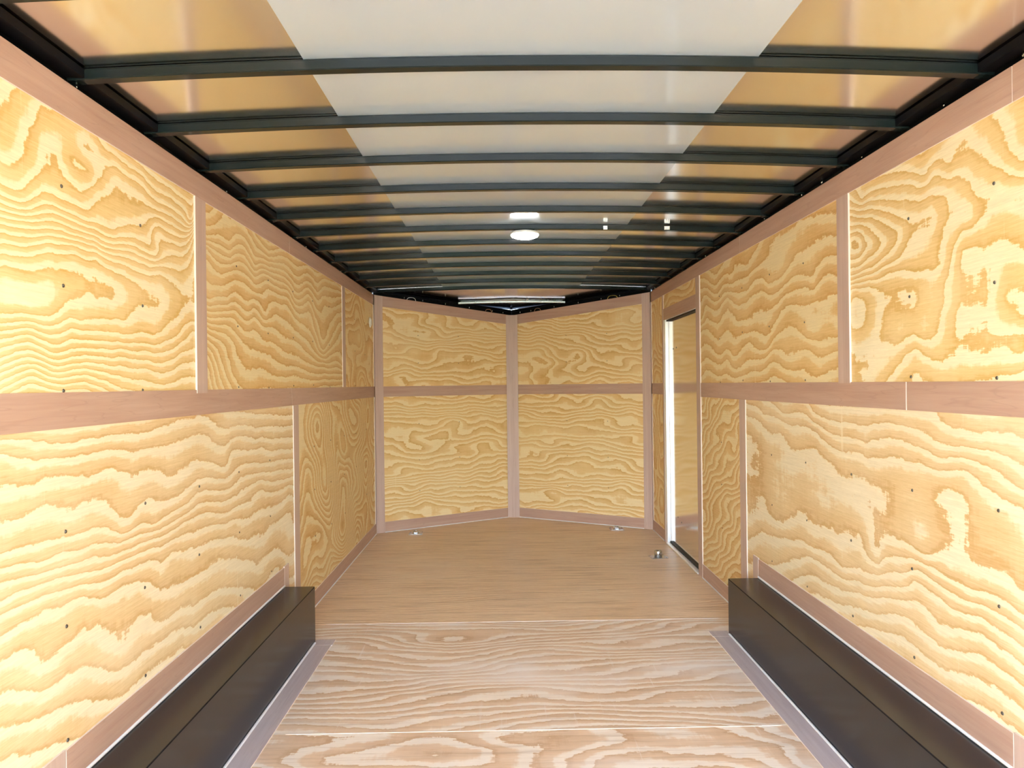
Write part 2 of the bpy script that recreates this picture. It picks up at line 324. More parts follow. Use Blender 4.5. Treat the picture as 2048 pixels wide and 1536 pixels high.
# ---------------------------------------------------------------- growth-ring fields of the plywood faces
TRACES = {'LU1':[(1.64,1.58,1),(1.74,1.58,1),(1.78,1.6,1),(1.85,1.61,1),(1.94,1.61,1),(1.99,1.57,1),(1.98,1.55,1),(1.9,1.52,1),(1.81,1.48,1),(1.74,1.48,1),(1.64,1.47,1),(1.64,1.52,0.2),(1.73,1.54,0.2),(1.64,1.61,2),(1.74,1.62,2),(1.85,1.64,2),(1.97,1.65,2),(2.07,1.65,2),(2.17,1.64,2),(2.28,1.62,2),(2.34,1.6,2),(2.31,1.58,2),(2.24,1.55,2),(2.13,1.5,2),(1.94,1.48,2),(1.83,1.46,2),(1.74,1.46,2),(1.64,1.45,2),(1.64,1.63,3),(1.73,1.64,3),(1.82,1.67,3),(1.92,1.68,3),(2.03,1.68,3),(2.16,1.67,3),(2.31,1.66,3),(2.48,1.66,3),(2.65,1.67,3),(2.66,1.62,3),(2.55,1.56,3),(2.45,1.51,3),(2.35,1.47,3),(2.2,1.46,3),(2.03,1.46,3),(1.91,1.46,3),(1.83,1.44,3),(1.74,1.45,3),(1.64,1.43,3),(1.64,1.66,4),(1.73,1.66,4),(1.82,1.68,4),(1.92,1.69,4),(2.05,1.69,4),(2.17,1.69,4),(2.29,1.69,4),(2.38,1.7,4),(2.53,1.7,4),(2.66,1.79,4),(1.64,1.41,4),(1.74,1.43,4),(1.83,1.41,4),(1.95,1.43,4),(2.16,1.43,4),(2.31,1.44,4),(2.41,1.45,4),(2.54,1.49,4),(2.66,1.54,4),(1.64,1.67,5),(1.72,1.68,5),(1.82,1.7,5),(1.92,1.7,5),(2.05,1.7,5),(2.17,1.71,5),(2.31,1.71,5),(2.38,1.71,5),(2.52,1.76,5),(2.66,1.84,5),(1.64,1.39,5),(1.74,1.41,5),(1.83,1.39,5),(1.95,1.41,5),(2.16,1.42,5),(2.3,1.41,5),(2.44,1.42,5),(2.55,1.46,5),(2.66,1.51,5),(1.64,1.69,6),(1.72,1.7,6),(1.82,1.72,6),(1.92,1.72,6),(2.05,1.72,6),(2.17,1.73,6),(2.29,1.73,6),(2.38,1.73,6),(2.38,1.8,6),(2.67,1.88,6),(1.64,1.37,6),(1.74,1.39,6),(1.83,1.37,6),(1.95,1.39,6),(2.16,1.39,6),(2.36,1.38,6),(2.51,1.4,6),(2.64,1.44,6),(1.64,1.7,7),(1.72,1.71,7),(1.82,1.74,7),(1.92,1.74,7),(2.0,1.74,7),(2.12,1.74,7),(2.26,1.76,7),(2.33,1.75,7),(1.64,1.35,7),(1.75,1.37,7),(1.83,1.36,7),(1.95,1.37,7),(2.11,1.36,7),(2.3,1.36,7),(2.53,1.37,7),(1.64,1.72,8),(1.72,1.72,8),(1.79,1.75,8),(1.88,1.76,8),(2.0,1.76,8),(2.1,1.76,8),(2.21,1.79,8),(2.31,1.83,8),(2.42,1.86,8),(1.64,1.34,8),(1.74,1.36,8),(1.83,1.34,8),(1.95,1.35,8),(2.11,1.34,8),(2.3,1.32,8),(2.47,1.32,8),(1.64,1.74,9),(1.72,1.74,9),(1.77,1.77,9),(1.87,1.78,9),(1.97,1.78,9),(2.04,1.83,9),(2.12,1.88,9),(1.64,1.32,9),(1.75,1.35,9),(1.83,1.33,9),(1.95,1.34,9),(2.15,1.3,9),(1.83,1.9,10),(1.87,1.87,10),(1.92,1.84,10),(1.99,1.85,10),(2.06,1.9,10),(2.04,1.94,10),(1.98,1.95,10),(2.01,1.96,10),(2.12,1.95,10),(2.26,1.94,10),(2.38,1.91,10),(2.08,1.98,11),(2.22,1.97,11),(2.32,1.96,11),(2.47,1.95,11),(2.61,1.93,11),(2.65,1.9,11),(1.92,1.9,11),(1.99,1.88,11),(2.16,2.01,12),(2.32,1.99,12),(2.49,1.98,12),(2.66,1.97,12)],'RU1':[(2.69,1.83,1),(2.63,1.8,1),(2.68,1.78,1),(2.69,1.85,2),(2.6,1.81,2),(2.56,1.78,2),(2.63,1.75,2),(2.69,1.75,2),(2.69,1.87,3),(2.53,1.82,3),(2.48,1.77,3),(2.57,1.74,3),(2.69,1.72,3),(2.69,1.92,4),(2.53,1.87,4),(2.43,1.82,4),(2.37,1.77,4),(2.43,1.73,4),(2.54,1.7,4),(2.69,1.69,4),(2.69,1.93,5),(2.48,1.88,5),(2.39,1.84,5),(2.3,1.79,5),(2.19,1.78,5),(2.26,1.76,5),(2.34,1.72,5),(2.44,1.69,5),(2.57,1.67,5),(2.69,1.67,5),(2.6,1.94,6),(2.36,1.89,6),(2.22,1.86,6),(2.13,1.85,6),(2.1,1.81,6),(2.02,1.76,6),(2.13,1.75,6),(2.16,1.7,6),(2.15,1.65,6),(2.23,1.64,6),(2.3,1.64,6),(2.44,1.66,6),(2.57,1.66,6),(2.64,1.99,7),(2.61,1.95,7),(2.3,1.92,7),(2.18,1.92,7),(2.06,1.89,7),(2.0,1.84,7),(1.98,1.81,7),(1.89,1.8,7),(1.8,1.77,7),(2.69,1.64,7),(2.45,1.6,7),(2.43,1.58,7),(2.34,1.59,7),(2.28,1.58,7),(2.28,1.55,7),(2.38,1.54,7),(2.46,1.52,7),(2.5,1.48,7),(2.47,1.42,7),(2.54,1.4,7),(2.7,1.4,7),(2.22,1.93,8),(2.1,1.92,8),(2.04,1.93,8),(2.05,1.98,8),(1.8,1.63,8),(1.89,1.64,8),(1.99,1.64,8),(2.04,1.64,8),(1.93,1.58,8),(1.94,1.53,8),(2.06,1.49,8),(2.07,1.44,8),(1.96,1.42,8),(1.81,1.41,8),(2.4,1.34,8),(2.33,1.38,8),(2.27,1.39,8),(2.12,1.35,8),(2.07,1.37,8),(1.96,1.37,8),(1.81,1.36,8),(1.85,1.91,9),(1.86,1.89,9),(1.8,1.84,9),(1.8,1.51,9),(1.87,1.51,9),(1.8,1.44,9),(2.03,1.29,9),(1.9,1.31,9),(1.81,1.32,9),(2.37,1.47,6.4),(2.18,1.58,6.4),(2.23,1.44,6.4),(1.89,1.73,7.6),(2.03,1.7,7.6),(1.83,1.7,7.6)],'LL1':[(1.63,1.18,-1),(1.83,1.16,-1),(2.03,1.16,-1),(2.28,1.16,-1),(1.63,1.16,0),(1.82,1.13,0),(2.02,1.13,0),(2.28,1.11,0),(2.53,1.12,0),(2.75,1.12,0),(2.98,1.07,0),(3.33,1.06,0),(3.83,1.03,0),(1.63,1.08,1),(1.76,1.08,1),(2.01,1.06,1),(2.09,1.07,1),(2.2,1.03,1),(2.39,1.02,1),(2.58,1.02,1),(2.75,1.02,1),(2.94,0.97,1),(3.0,1.03,1),(3.36,1.02,1),(3.83,0.96,1),(1.63,1.0,2),(1.78,1.02,2),(2.0,1.0,2),(2.32,0.95,2),(2.61,0.95,2),(2.92,0.93,2),(3.48,0.94,2),(3.83,0.92,2),(1.63,0.93,3),(1.78,0.93,3),(1.95,0.92,3),(2.16,0.86,3),(2.34,0.86,3),(2.52,0.88,3),(2.67,0.91,3),(2.98,0.88,3),(3.35,0.9,3),(3.83,0.86,3),(1.63,0.9,4),(1.78,0.88,4),(1.94,0.87,4),(2.16,0.85,4),(2.33,0.84,4),(2.58,0.85,4),(2.67,0.87,4),(2.98,0.85,4),(3.35,0.87,4),(3.82,0.82,4),(1.63,0.87,5),(1.78,0.85,5),(1.98,0.84,5),(2.16,0.82,5),(2.33,0.82,5),(2.58,0.83,5),(2.98,0.79,5),(3.23,0.8,5),(3.82,0.79,5),(1.63,0.82,6),(1.78,0.82,6),(1.98,0.8,6),(2.21,0.79,6),(2.39,0.78,6),(2.6,0.78,6),(2.99,0.75,6),(3.34,0.74,6),(1.63,0.8,7),(1.78,0.8,7),(1.93,0.78,7),(2.14,0.76,7),(2.33,0.75,7),(2.46,0.75,7),(1.62,0.75,8),(1.72,0.76,8),(1.93,0.75,8),(2.14,0.72,8),(2.32,0.68,8),(2.51,0.62,8),(3.01,0.58,8),(3.34,0.48,8),(3.75,0.42,8),(1.78,0.64,9),(1.89,0.65,9),(2.13,0.55,9),(2.38,0.54,9),(2.66,0.51,9),(3.0,0.48,9),(3.62,0.39,9),(1.68,0.61,10),(1.89,0.56,10),(2.06,0.5,10),(2.26,0.49,10),(2.51,0.47,10),(2.91,0.42,10),(2.38,0.7,7.3),(2.74,0.69,7.3)],'RL1':[(2.61,1.21,0),(2.34,1.2,0),(2.17,1.2,0),(2.12,1.15,0),(2.05,1.16,0),(2.01,1.14,0),(1.82,1.16,0),(3.12,1.21,1),(2.99,1.15,1),(2.63,1.13,1),(2.27,1.14,1),(2.18,1.11,1),(2.09,1.1,1),(2.01,1.1,1),(1.82,1.08,1),(3.52,1.2,2),(3.38,1.15,2),(3.04,1.12,2),(2.81,1.08,2),(2.63,1.07,2),(2.3,1.09,2),(2.18,1.06,2),(2.09,1.07,2),(2.01,1.07,2),(1.94,1.06,2),(1.82,1.02,2),(3.91,1.17,3),(3.62,1.13,3),(3.38,1.11,3),(3.04,1.09,3),(2.87,1.03,3),(2.66,1.03,3),(2.41,1.04,3),(2.25,1.04,3),(2.17,1.02,3),(2.05,1.04,3),(1.98,1.01,3),(1.82,0.97,3),(3.92,1.12,4),(3.66,1.08,4),(3.42,1.05,4),(3.25,0.97,4),(2.89,0.95,4),(2.75,0.91,4),(2.56,0.91,4),(2.47,0.88,4),(2.51,0.83,4),(2.46,0.76,4),(2.53,0.69,4),(2.26,0.74,4),(2.16,0.95,4),(2.1,0.83,4),(2.06,0.92,4),(2.14,0.97,4),(3.93,0.59,5),(3.85,0.61,5),(3.52,0.64,5),(3.4,0.63,5),(3.1,0.71,5),(2.94,0.7,5),(2.79,0.69,5),(2.63,0.7,5),(2.5,0.68,5),(2.26,0.72,5),(2.17,0.71,5),(2.02,0.7,5),(1.82,0.69,5),(3.68,0.52,6),(3.38,0.56,6),(3.07,0.58,6),(2.8,0.57,6),(2.63,0.6,6),(2.36,0.66,6),(2.17,0.67,6),(2.02,0.67,6),(1.82,0.66,6),(3.42,0.43,7),(3.07,0.54,7),(2.83,0.53,7),(2.63,0.55,7),(2.31,0.65,7),(2.17,0.64,7),(1.98,0.64,7),(3.32,0.35,8),(2.83,0.47,8),(2.69,0.5,8),(2.46,0.55,8),(2.18,0.55,8),(3.51,0.82,4.4),(2.97,0.79,4.4),(2.68,0.81,4.4)],'LU2':[(2.78,1.86,1),(3.02,1.87,1),(3.32,1.86,1),(3.82,1.9,1),(4.03,1.87,1),(4.44,1.88,1),(5.12,1.96,1),(2.79,1.92,0),(2.95,2.0,0),(3.15,2.01,0),(3.27,1.98,0),(3.51,1.93,0),(3.83,1.98,0),(4.26,2.0,0),(5.13,2.03,0),(2.78,1.84,2),(3.06,1.84,2),(3.41,1.84,2),(3.82,1.84,2),(3.94,1.8,2),(4.57,1.83,2),(5.12,1.9,2),(2.78,1.76,3),(2.99,1.76,3),(3.23,1.78,3),(3.51,1.8,3),(3.84,1.79,3),(4.25,1.77,3),(5.12,1.78,3),(2.78,1.63,4),(2.98,1.66,4),(3.22,1.66,4),(3.46,1.65,4),(3.96,1.66,4),(4.24,1.62,4),(5.11,1.67,4),(2.78,1.59,5),(3.03,1.62,5),(3.31,1.62,5),(3.5,1.59,5),(3.76,1.55,5),(4.12,1.5,5),(4.56,1.45,5),(5.1,1.44,5),(2.78,1.55,6),(2.98,1.56,6),(3.2,1.5,6),(3.36,1.48,6),(3.62,1.44,6),(4.23,1.39,6),(5.09,1.39,6),(2.77,1.52,7),(2.91,1.5,7),(3.01,1.45,7),(3.04,1.39,7),(3.18,1.32,7),(3.95,1.32,7),(2.77,1.47,8),(2.86,1.44,8),(2.9,1.38,8),(2.97,1.31,8),(2.77,1.42,9),(2.82,1.38,9),(2.85,1.31,9),(4.43,1.58,3.4),(4.56,1.52,3.4)],'RU2':[(4.78,1.98,0),(4.44,1.89,0),(4.13,1.9,0),(4.08,1.96,0),(3.84,1.93,0),(4.78,1.91,1),(4.2,1.87,1),(3.88,1.85,1),(3.67,1.89,1),(3.53,1.94,1),(3.43,1.99,1),(4.78,1.82,2),(4.2,1.82,2),(3.82,1.8,2),(3.57,1.78,2),(3.38,1.78,2),(3.32,1.81,2),(3.07,1.88,2),(2.8,1.85,2),(4.76,1.71,3),(4.64,1.79,3),(4.2,1.79,3),(3.8,1.75,3),(3.6,1.75,3),(3.35,1.74,3),(3.02,1.75,3),(3.03,1.72,3),(4.79,1.68,4),(4.4,1.65,4),(3.99,1.64,4),(3.61,1.65,4),(3.35,1.7,4),(3.09,1.69,4),(2.97,1.71,4),(2.8,1.7,4),(4.73,1.63,5),(4.33,1.56,5),(3.83,1.55,5),(3.03,1.56,5),(2.81,1.52,5),(4.8,1.5,6),(4.33,1.46,6),(4.1,1.44,6),(3.83,1.51,6),(3.55,1.46,6),(3.3,1.55,6),(3.1,1.48,6),(2.81,1.47,6),(4.8,1.41,7),(4.22,1.42,7),(3.8,1.41,7),(3.53,1.44,7),(3.32,1.42,7),(3.1,1.44,7),(2.81,1.42,7),(4.6,1.37,8),(3.8,1.35,8),(3.36,1.36,8),(3.04,1.31,8),(2.81,1.34,8),(3.03,1.59,5.5),(2.81,1.57,5.5)]}

def rbf(points):
    """smooth surface through (s, z, ring) samples: thin-plate spline"""
    P = np.array([(p[0], p[1]) for p in points], float)
    P[:, 1] *= 1.0
    v = np.array([p[2] for p in points], float)
    n = len(P)
    d = np.hypot(P[:, None, 0] - P[None, :, 0], P[:, None, 1] - P[None, :, 1])
    K = np.where(d > 0, d * d * np.log(d + 1e-12), 0) + np.eye(n) * 4e-4
    Q = np.hstack([np.ones((n, 1)), P])
    A = np.zeros((n + 3, n + 3)); A[:n, :n] = K; A[:n, n:] = Q; A[n:, :n] = Q.T
    w = np.linalg.solve(A, np.concatenate([v, np.zeros(3)]))
    def f(s, z):
        dd = np.hypot(s - P[:, 0], z - P[:, 1])
        k = np.where(dd > 0, dd * dd * np.log(dd + 1e-12), 0)
        return float(k @ w[:n] + w[n] + w[n + 1] * s + w[n + 2] * z)
    return f

def fbm(x, y, w, oct_=2):
    t, a, q = 0.0, 1.0, 1.0
    for i in range(oct_):
        t += a * noise.noise(Vector((x * q, y * q, w + i * 7.3)))
        a *= 0.5; q *= 2.1
    return t

def whorl(seed, kz=5.0, amp=5.0, fx=0.9, fz=1.7):
    def f(s, z):
        return kz * z + amp * fbm(s * fx, z * fz, seed, 2) + 30
    return f

def wavy(seed, kz=13.0, amp=2.6, fx=1.1, fz=3.0, tilt=0.0):
    def f(s, z):
        return kz * (z + tilt * s) + amp * fbm(s * fx, z * fz, seed, 3) + 1.2 * noise.noise(Vector((s * 5, z * 9, seed + 3))) + 40
    return f

def sheet(name, F, s0, s1, z0, z1f, ring, mat, parent, n0=-0.009, n1=0.0, uvo=(0, 0), step=0.03, bow=0.0):
    """one plywood sheet: a fine grid carries the ring field; z1f may be a sloping top"""
    if not callable(z1f):
        zz = z1f; z1f = lambda s: zz
    ns = max(2, int((s1 - s0) / step)); nz = max(2, int((z1f(s0) - z0) / step))
    v, f, rv, uvs = [], [], [], []
    for i in range(ns + 1):
        s = s0 + (s1 - s0) * i / ns
        zt = z1f(s)
        for j in range(nz + 1):
            z = z0 + (zt - z0) * j / nz
            d = bow * noise.noise(Vector((s * 1.3, z * 1.6, uvo[0])))
            v.append(F.p(s, n1 + d, z)); rv.append(ring(s, z)); uvs.append((s + uvo[0], z + uvo[1]))
    W = nz + 1
    for i in range(ns):
        for j in range(nz):
            f.append((i * W + j, (i + 1) * W + j, (i + 1) * W + j + 1, i * W + j + 1))
    nf = len(f)
    # back and edges
    loop = [i * W for i in range(ns + 1)] + [ns * W + j for j in range(1, nz + 1)] + [i * W + nz for i in range(ns - 1, -1, -1)] + [j for j in range(nz - 1, 0, -1)]
    L = len(loop)
    b1 = len(v)                                  # edge vertices of their own, so that the face stays flat-shaded up to its rim
    for k in loop:
        v.append(v[k]); rv.append(0.0); uvs.append(uvs[k])
    b0 = len(v)
    for k in loop:
        i, j = divmod(k, W)
        s = s0 + (s1 - s0) * i / ns; z = z0 + (z1f(s) - z0) * j / nz
        v.append(F.p(s, n0, z)); rv.append(0.0); uvs.append((s, z))
    for a in range(L):
        c = (a + 1) % L
        f.append((b1 + a, b1 + c, b0 + c, b0 + a))
    f.append(tuple(b0 + a for a in range(L)))
    me = bpy.data.meshes.new(name)
    me.from_pydata([tuple(p) for p in v], [], f)
    me.materials.append(mat); me.materials.append(EDGE)
    me.polygons.foreach_set('material_index', [0] * nf + [1] * (len(f) - nf))
    me.polygons.foreach_set('use_smooth', [True] * nf + [False] * (len(f) - nf))
    at = me.attributes.new('ring', 'FLOAT', 'POINT'); at.data.foreach_set('value', rv)
    ul = me.uv_layers.new(name='UVMap')
    idx = np.empty(len(me.loops), int); me.loops.foreach_get('vertex_index', idx)
    ul.data.foreach_set('uv', np.array(uvs, float)[idx].ravel())
    # make the front face the room
    me.update()
    if me.polygons[0].normal.dot(F.N if not isinstance(F, FloorFrame) else Vector((0, 0, 1))) < 0:
        me.flip_normals()
    return link(bpy.data.objects.new(name, me), parent)

class FloorFrame(Frame):
    def __init__(self): pass
    def p(self, s, n, z):
        return Vector((s, z, n))
FF = FloorFrame()

# ---------------------------------------------------------------- floor
fl = box('floor', -1.30, 1.30, REAR, 6.37, -0.06, -0.019, BLACK)
tag(fl, 'plywood floor of the cargo trailer, laid in wide cross sheets', 'floor', kind='structure')
fv = fl.data
# pointed front of the sub-floor
nose_base = mesh_obj('nose_base', [(-1.30, 6.37, -0.06), (1.30, 6.37, -0.06), (0, 7.16, -0.06), (-1.30, 6.37, -0.019), (1.30, 6.37, -0.019), (0, 7.16, -0.019)],
                     [(0, 2, 1), (3, 4, 5), (0, 1, 4, 3), (1, 2, 5, 4), (2, 0, 3, 5)], [BLACK], fl)
seams = [REAR, 1.49, 2.712, 3.955, 5.16]
def floor_ring(seed, k, amp, fx, fz):
    def f(s, z):
        return k * z + amp * fbm(s * fx, z * fz, seed, 2) + 1.5 * noise.noise(Vector((s * 2.2, z * 6, seed + 5))) + 60
    return f
fspec = [(REAR, 0.268, FLOOR_NEAR, floor_ring(2, 12, 3, .8, 2.0)), (0.271, 1.488, FLOOR_NEAR, floor_ring(3, 12, 3, .8, 2.0)), (1.491, 2.7115, FLOOR_NEAR, floor_ring(8.1, 9, 3.4, .9, 2.0)),
         (2.7125, 3.953, FLOOR_NEAR, floor_ring(5.6, 15, 3.6, .8, 1.7)), (3.957, 5.160, FLOOR_FAR, floor_ring(11, 44, 4.0, .7, 1.6)),
         (5.1605, 6.37, FLOOR_FAR, floor_ring(17, 48, 4.0, .7, 1.6))]
for k, (y0, y1, mt, rg) in enumerate(fspec):
    sheet('plywood_sheet', FF, -1.222, 1.222, y0, y1, rg, mt, fl, n0=-0.018, n1=0.0, uvo=(k * 3.7, k * 1.9), step=0.05 if k < 2 else 0.022)
# triangular sheet in the nose
def tri_sheet():
    v, f, rv, uvs = [], [], [], []
    n = 24; idx = {}
    rg = fspec[5][3]
    for j in range(n + 1):
        y = 6.372 + (7.088 - 6.372) * j / n
        hw = max(0.002, 1.218 * (7.09 - y) / 0.72)
        m_ = 24
        for i in range(m_ + 1):
            x = -hw + 2 * hw * i / m_
            v.append((x, y, 0)); rv.append(rg(x, y)); uvs.append((x + 14.8, y + 7.6))
    for j in range(n):
        for i in range(m_):
            a = j * (m_ + 1) + i
            f.append((a, a + 1, a + m_ + 2, a + m_ + 1))
    me = bpy.data.meshes.new('plywood_sheet'); me.from_pydata(v, [], f); me.materials.append(FLOOR_FAR)
    at = me.attributes.new('ring', 'FLOAT', 'POINT'); at.data.foreach_set('value', rv)
    ul = me.uv_layers.new(name='UVMap')
    ix = np.empty(len(me.loops), int); me.loops.foreach_get('vertex_index', ix)
    ul.data.foreach_set('uv', np.array(uvs, float)[ix].ravel())
    link(bpy.data.objects.new('plywood_sheet', me), fl)
tri_sheet()
# seams: a slightly proud pale filler line
def seam(y, w, mat, x0=-1.05, x1=1.05, wob=0.0):
    v, f = [], []
    n = 30
    for i in range(n + 1):
        x = x0 + (x1 - x0) * i / n
        d = wob * noise.noise(Vector((x * 3, y, 0)))
        ww = w * (0.6 + 0.8 * abs(noise.noise(Vector((x * 4, y + 3, 0)))))
        v += [(x, y + d - ww, 0.0002), (x, y + d - ww * 0.4, 0.0018), (x, y + d + ww * 0.4, 0.0018), (x, y + d + ww, 0.0002)]
    for i in range(n):
        for j in range(3):
            a = i * 4 + j
            f.append((a, a + 1, a + 5, a + 4))
    mesh_obj('seam_filler', v, f, [mat], fl)
seam(3.955, 0.0042, EDGE_W, -1.07, 1.07, 0.004)
seam(2.712, 0.0010, EDGE, -0.92, 0.94, 0.002)

# ---------------------------------------------------------------- walls
def wall_body(name, F, s0, s1, z1, label):
    """outer skin with black posts behind the plywood"""
    w = slab(name, F, [(s0, -0.06), (s1, -0.06), (s1, z1[1]), (s0, z1[0])], -0.062, -0.047, [BLACK, OUTER])
    tag(w, label, 'wall', kind='structure')
    return w

wl_ = wall_body('wall_left', FL, REAR, FRONT, (2.15, 2.15), 'left side wall of pine plywood sheets with pinkish joint strips, no door')
# right wall skin leaves the door opening free
wr_ = slab('wall_right', FR, [(REAR, -0.06), (4.86, -0.06), (4.86, 2.15), (REAR, 2.15)], -0.062, -0.047, [BLACK, OUTER])
tag(wr_, 'right side wall of pine plywood sheets holding the narrow metal side door', 'wall', kind='structure')
slab('skin_panel', FR, rect(4.86, 5.86, 1.83, 2.15), -0.062, -0.047, [BLACK, OUTER], wr_)
slab('skin_panel', FR, rect(5.86, FRONT, -0.06, 2.15), -0.062, -0.047, [BLACK, OUTER], wr_)
wvl = wall_body('wall_front_left', FVL, 0, VL + 0.03, (2.15, 2.03), 'left half of the pointed plywood front wall')
wvr = wall_body('wall_front_right', FVR, 0, VL + 0.03, (2.15, 2.03), 'right half of the pointed plywood front wall')

Z0, ZM, ZR0, ZR1 = 0.004, 1.245, 1.199, 1.291
SW = 0.092
RINGS = {'LU1': 1.0, 'RU1': 1.0, 'LL1': 1.0, 'RL1': 1.0, 'LU2': 1.8, 'RU2': 1.0}    # growth rings per traced contour
T = {k: rbf([(s, z, q * RINGS[k]) for s, z, q in v]) for k, v in TRACES.items()}
def ext(f, seed, s_in, s_w=0.25, side=-1, base=None):
    """continue a traced field beyond where it was traced with plain figure"""
    return f

def bnd(f, lo, hi, seed):
    # keep a traced field tame outside its samples by clamping the position it is read at
    def g(s, z):
        sc = min(max(s, lo), hi)
        return f(sc, z) + (0 if sc == s else 2.2 * noise.noise(Vector((s * 1.1, z * 2, seed))) * min(1, abs(s - sc) * 2))
    return g

# left wall: upper sheets break at 2.71 and 5.16, lower at 3.94
sheet('plywood_sheet', FL, REAR, 0.268, ZM + 0.002, TOP, whorl(3), PINE, wl_, uvo=(70, 1), step=0.05)
sheet('plywood_sheet', FL, 0.27, 2.711, ZM + 0.002, TOP, bnd(T['LU1'], 1.60, 2.72, 1), PINE, wl_, uvo=(0, 0), step=0.02)
sheet('plywood_sheet', FL, 2.713, 5.159, ZM + 0.002, TOP, T['LU2'], PINE_MID, wl_, uvo=(5, 1), step=0.024)
sheet('plywood_sheet', FL, 5.161, FRONT, ZM + 0.002, TOP, whorl(21, 5, 4.4, 1.5, 2.2), PINE_FAR, wl_, uvo=(9, 3), step=0.03)
sheet('plywood_sheet', FL, REAR, 1.498, Z0, ZM, whorl(16), PINE, wl_, uvo=(103, 1), step=0.05)
sheet('plywood_sheet', FL, 1.50, 3.939, Z0, ZM, bnd(T['LL1'], 1.55, 3.95, 4), PINE_LOW, wl_, uvo=(13, 5), step=0.025)
sheet('plywood_sheet', FL, 3.941, FRONT, Z0, ZM, whorl(33, 3.5, 10.5, 1.2, 1.3), PINE_MID, wl_, uvo=(17, 7), step=0.03)
# right wall
sheet('plywood_sheet', FR, REAR, 0.268, ZM + 0.002, TOP, whorl(24), PINE, wr_, uvo=(91, 1), step=0.05)
sheet('plywood_sheet', FR, 0.27, 2.752, ZM + 0.002, TOP, bnd(T['RU1'], 1.75, 2.76, 2), PINE, wr_, uvo=(21, 2), step=0.02)
sheet('plywood_sheet', FR, 2.754, 4.86, ZM + 0.002, TOP, T['RU2'], PINE_MID, wr_, uvo=(25, 4), step=0.024)
sheet('plywood_sheet', FR, REAR, 1.498, Z0, ZM, whorl(32), PINE, wr_, uvo=(119, 1), step=0.05)
sheet('plywood_sheet', FR, 1.50, 3.951, Z0, ZM, bnd(T['RL1'], 1.80, 3.96, 3), PINE_LOW, wr_, uvo=(29, 6), step=0.025)
sheet('plywood_sheet', FR, 3.953, 4.86, Z0, ZM, wavy(41, 15, 2.2, 1.0, 2.0, tilt=0.6), PINE_MID, wr_, uvo=(33, 8))
sheet('plywood_sheet', FR, 4.862, 5.858, 1.80, TOP, whorl(55, 7, 4, 1.5, 2.2), PINE_FAR, wr_, uvo=(37, 1))
sheet('plywood_sheet', FR, 5.86, FRONT, Z0, ZM, whorl(59, 5, 6, 1.5, 1.6), PINE_FAR, wr_, uvo=(41, 2))
sheet('plywood_sheet', FR, 5.86, FRONT, ZM + 0.002, TOP, whorl(64, 5, 6, 1.5, 1.8), PINE_FAR, wr_, uvo=(45, 3))
# the two front walls
sheet('plywood_sheet', FVL, 0.0, VL, Z0, ZM, wavy(71, 19, 3.0, 0.6, 2.6), PINE_FAR, wvl, uvo=(49, 4), step=0.025)
sheet('plywood_sheet', FVL, 0.0, VL, ZM + 0.002, vtop, wavy(75, 15, 3.6, 0.7, 2.4, tilt=0.1), PINE_FAR, wvl, uvo=(53, 5), step=0.025)
sheet('plywood_sheet', FVR, 0.0, VL, Z0, ZM, wavy(81, 20, 3.0, 0.7, 2.8), PINE_FAR, wvr, uvo=(57, 6), step=0.025)
sheet('plywood_sheet', FVR, 0.0, VL, ZM + 0.002, vtop, wavy(88, 15, 3.6, 0.6, 2.2, tilt=-0.12), PINE_FAR, wvr, uvo=(61, 7), step=0.025)

# ---- joint strips (pinkish luan)
def strip(F, q, parent, mat=None, t=0.005, n0=0.0002, edge=None):
    return slab('joint_strip', F, q, n0, n0 + t, [mat or LUAN_H, edge or EDGE_W], parent)
# top strips
for F, par, cuts in ((FL, wl_, [REAR, 3.845, FRONT]), (FR, wr_, [REAR, 1.83, 3.955, FRONT])):
    for a, b in zip(cuts[:-1], cuts[1:]):
        strip(F, rect(a + 0.0015, b - 0.0015, TOP - SW, TOP), par)
# belt rail
for a, b in ((REAR, 3.86), (3.863, 6.36)):
    strip(FL, rect(a, b, ZR0, ZR1), wl_)
for a, b in ((REAR, 2.328), (2.334, 4.77), (5.90, 6.36)):
    strip(FR, rect(a, b, ZR0, ZR1), wr_)
# uprights
strip(FL, rect(2.665, 2.757, ZR1 - 0.012, TOP - SW - 0.001), wl_, LUAN_V, n0=0.0005, t=0.007)
strip(FL, rect(5.10, 5.192, ZR1 + 0.001, TOP - SW - 0.001), wl_, LUAN_V)
strip(FL, rect(3.886, 3.982, 0.0, ZR0 - 0.001), wl_, LUAN_V)
strip(FR, rect(2.707, 2.80, ZR1 - 0.004, TOP - SW - 0.001), wr_, LUAN_V, n0=0.0005, t=0.007)
strip(FR, rect(3.896, 3.995, 0.0, ZR0 - 0.001), wr_, LUAN_V)
strip(FR, rect(4.772, 4.865, 0.0, TOP - SW - 0.001), wr_, LUAN_V, t=0.007)
strip(FR, rect(5.855, 5.90, 0.0, TOP - SW - 0.001), wr_, LUAN_V, t=0.006)
strip(FR, rect(4.866, 5.854, 1.80, 1.80 + SW), wr_)
strip(FL, rect(1.455, 1.547, 0.0, ZR0 - 0.001), wl_, LUAN_V)
strip(FR, rect(1.455, 1.547, 0.0, ZR0 - 0.001), wr_, LUAN_V)
strip(FL, rect(0.225, 0.317, ZR1 + 0.001, TOP - SW - 0.001), wl_, LUAN_V)
strip(FR, rect(0.225, 0.317, ZR1 + 0.001, TOP - SW - 0.001), wr_, LUAN_V)
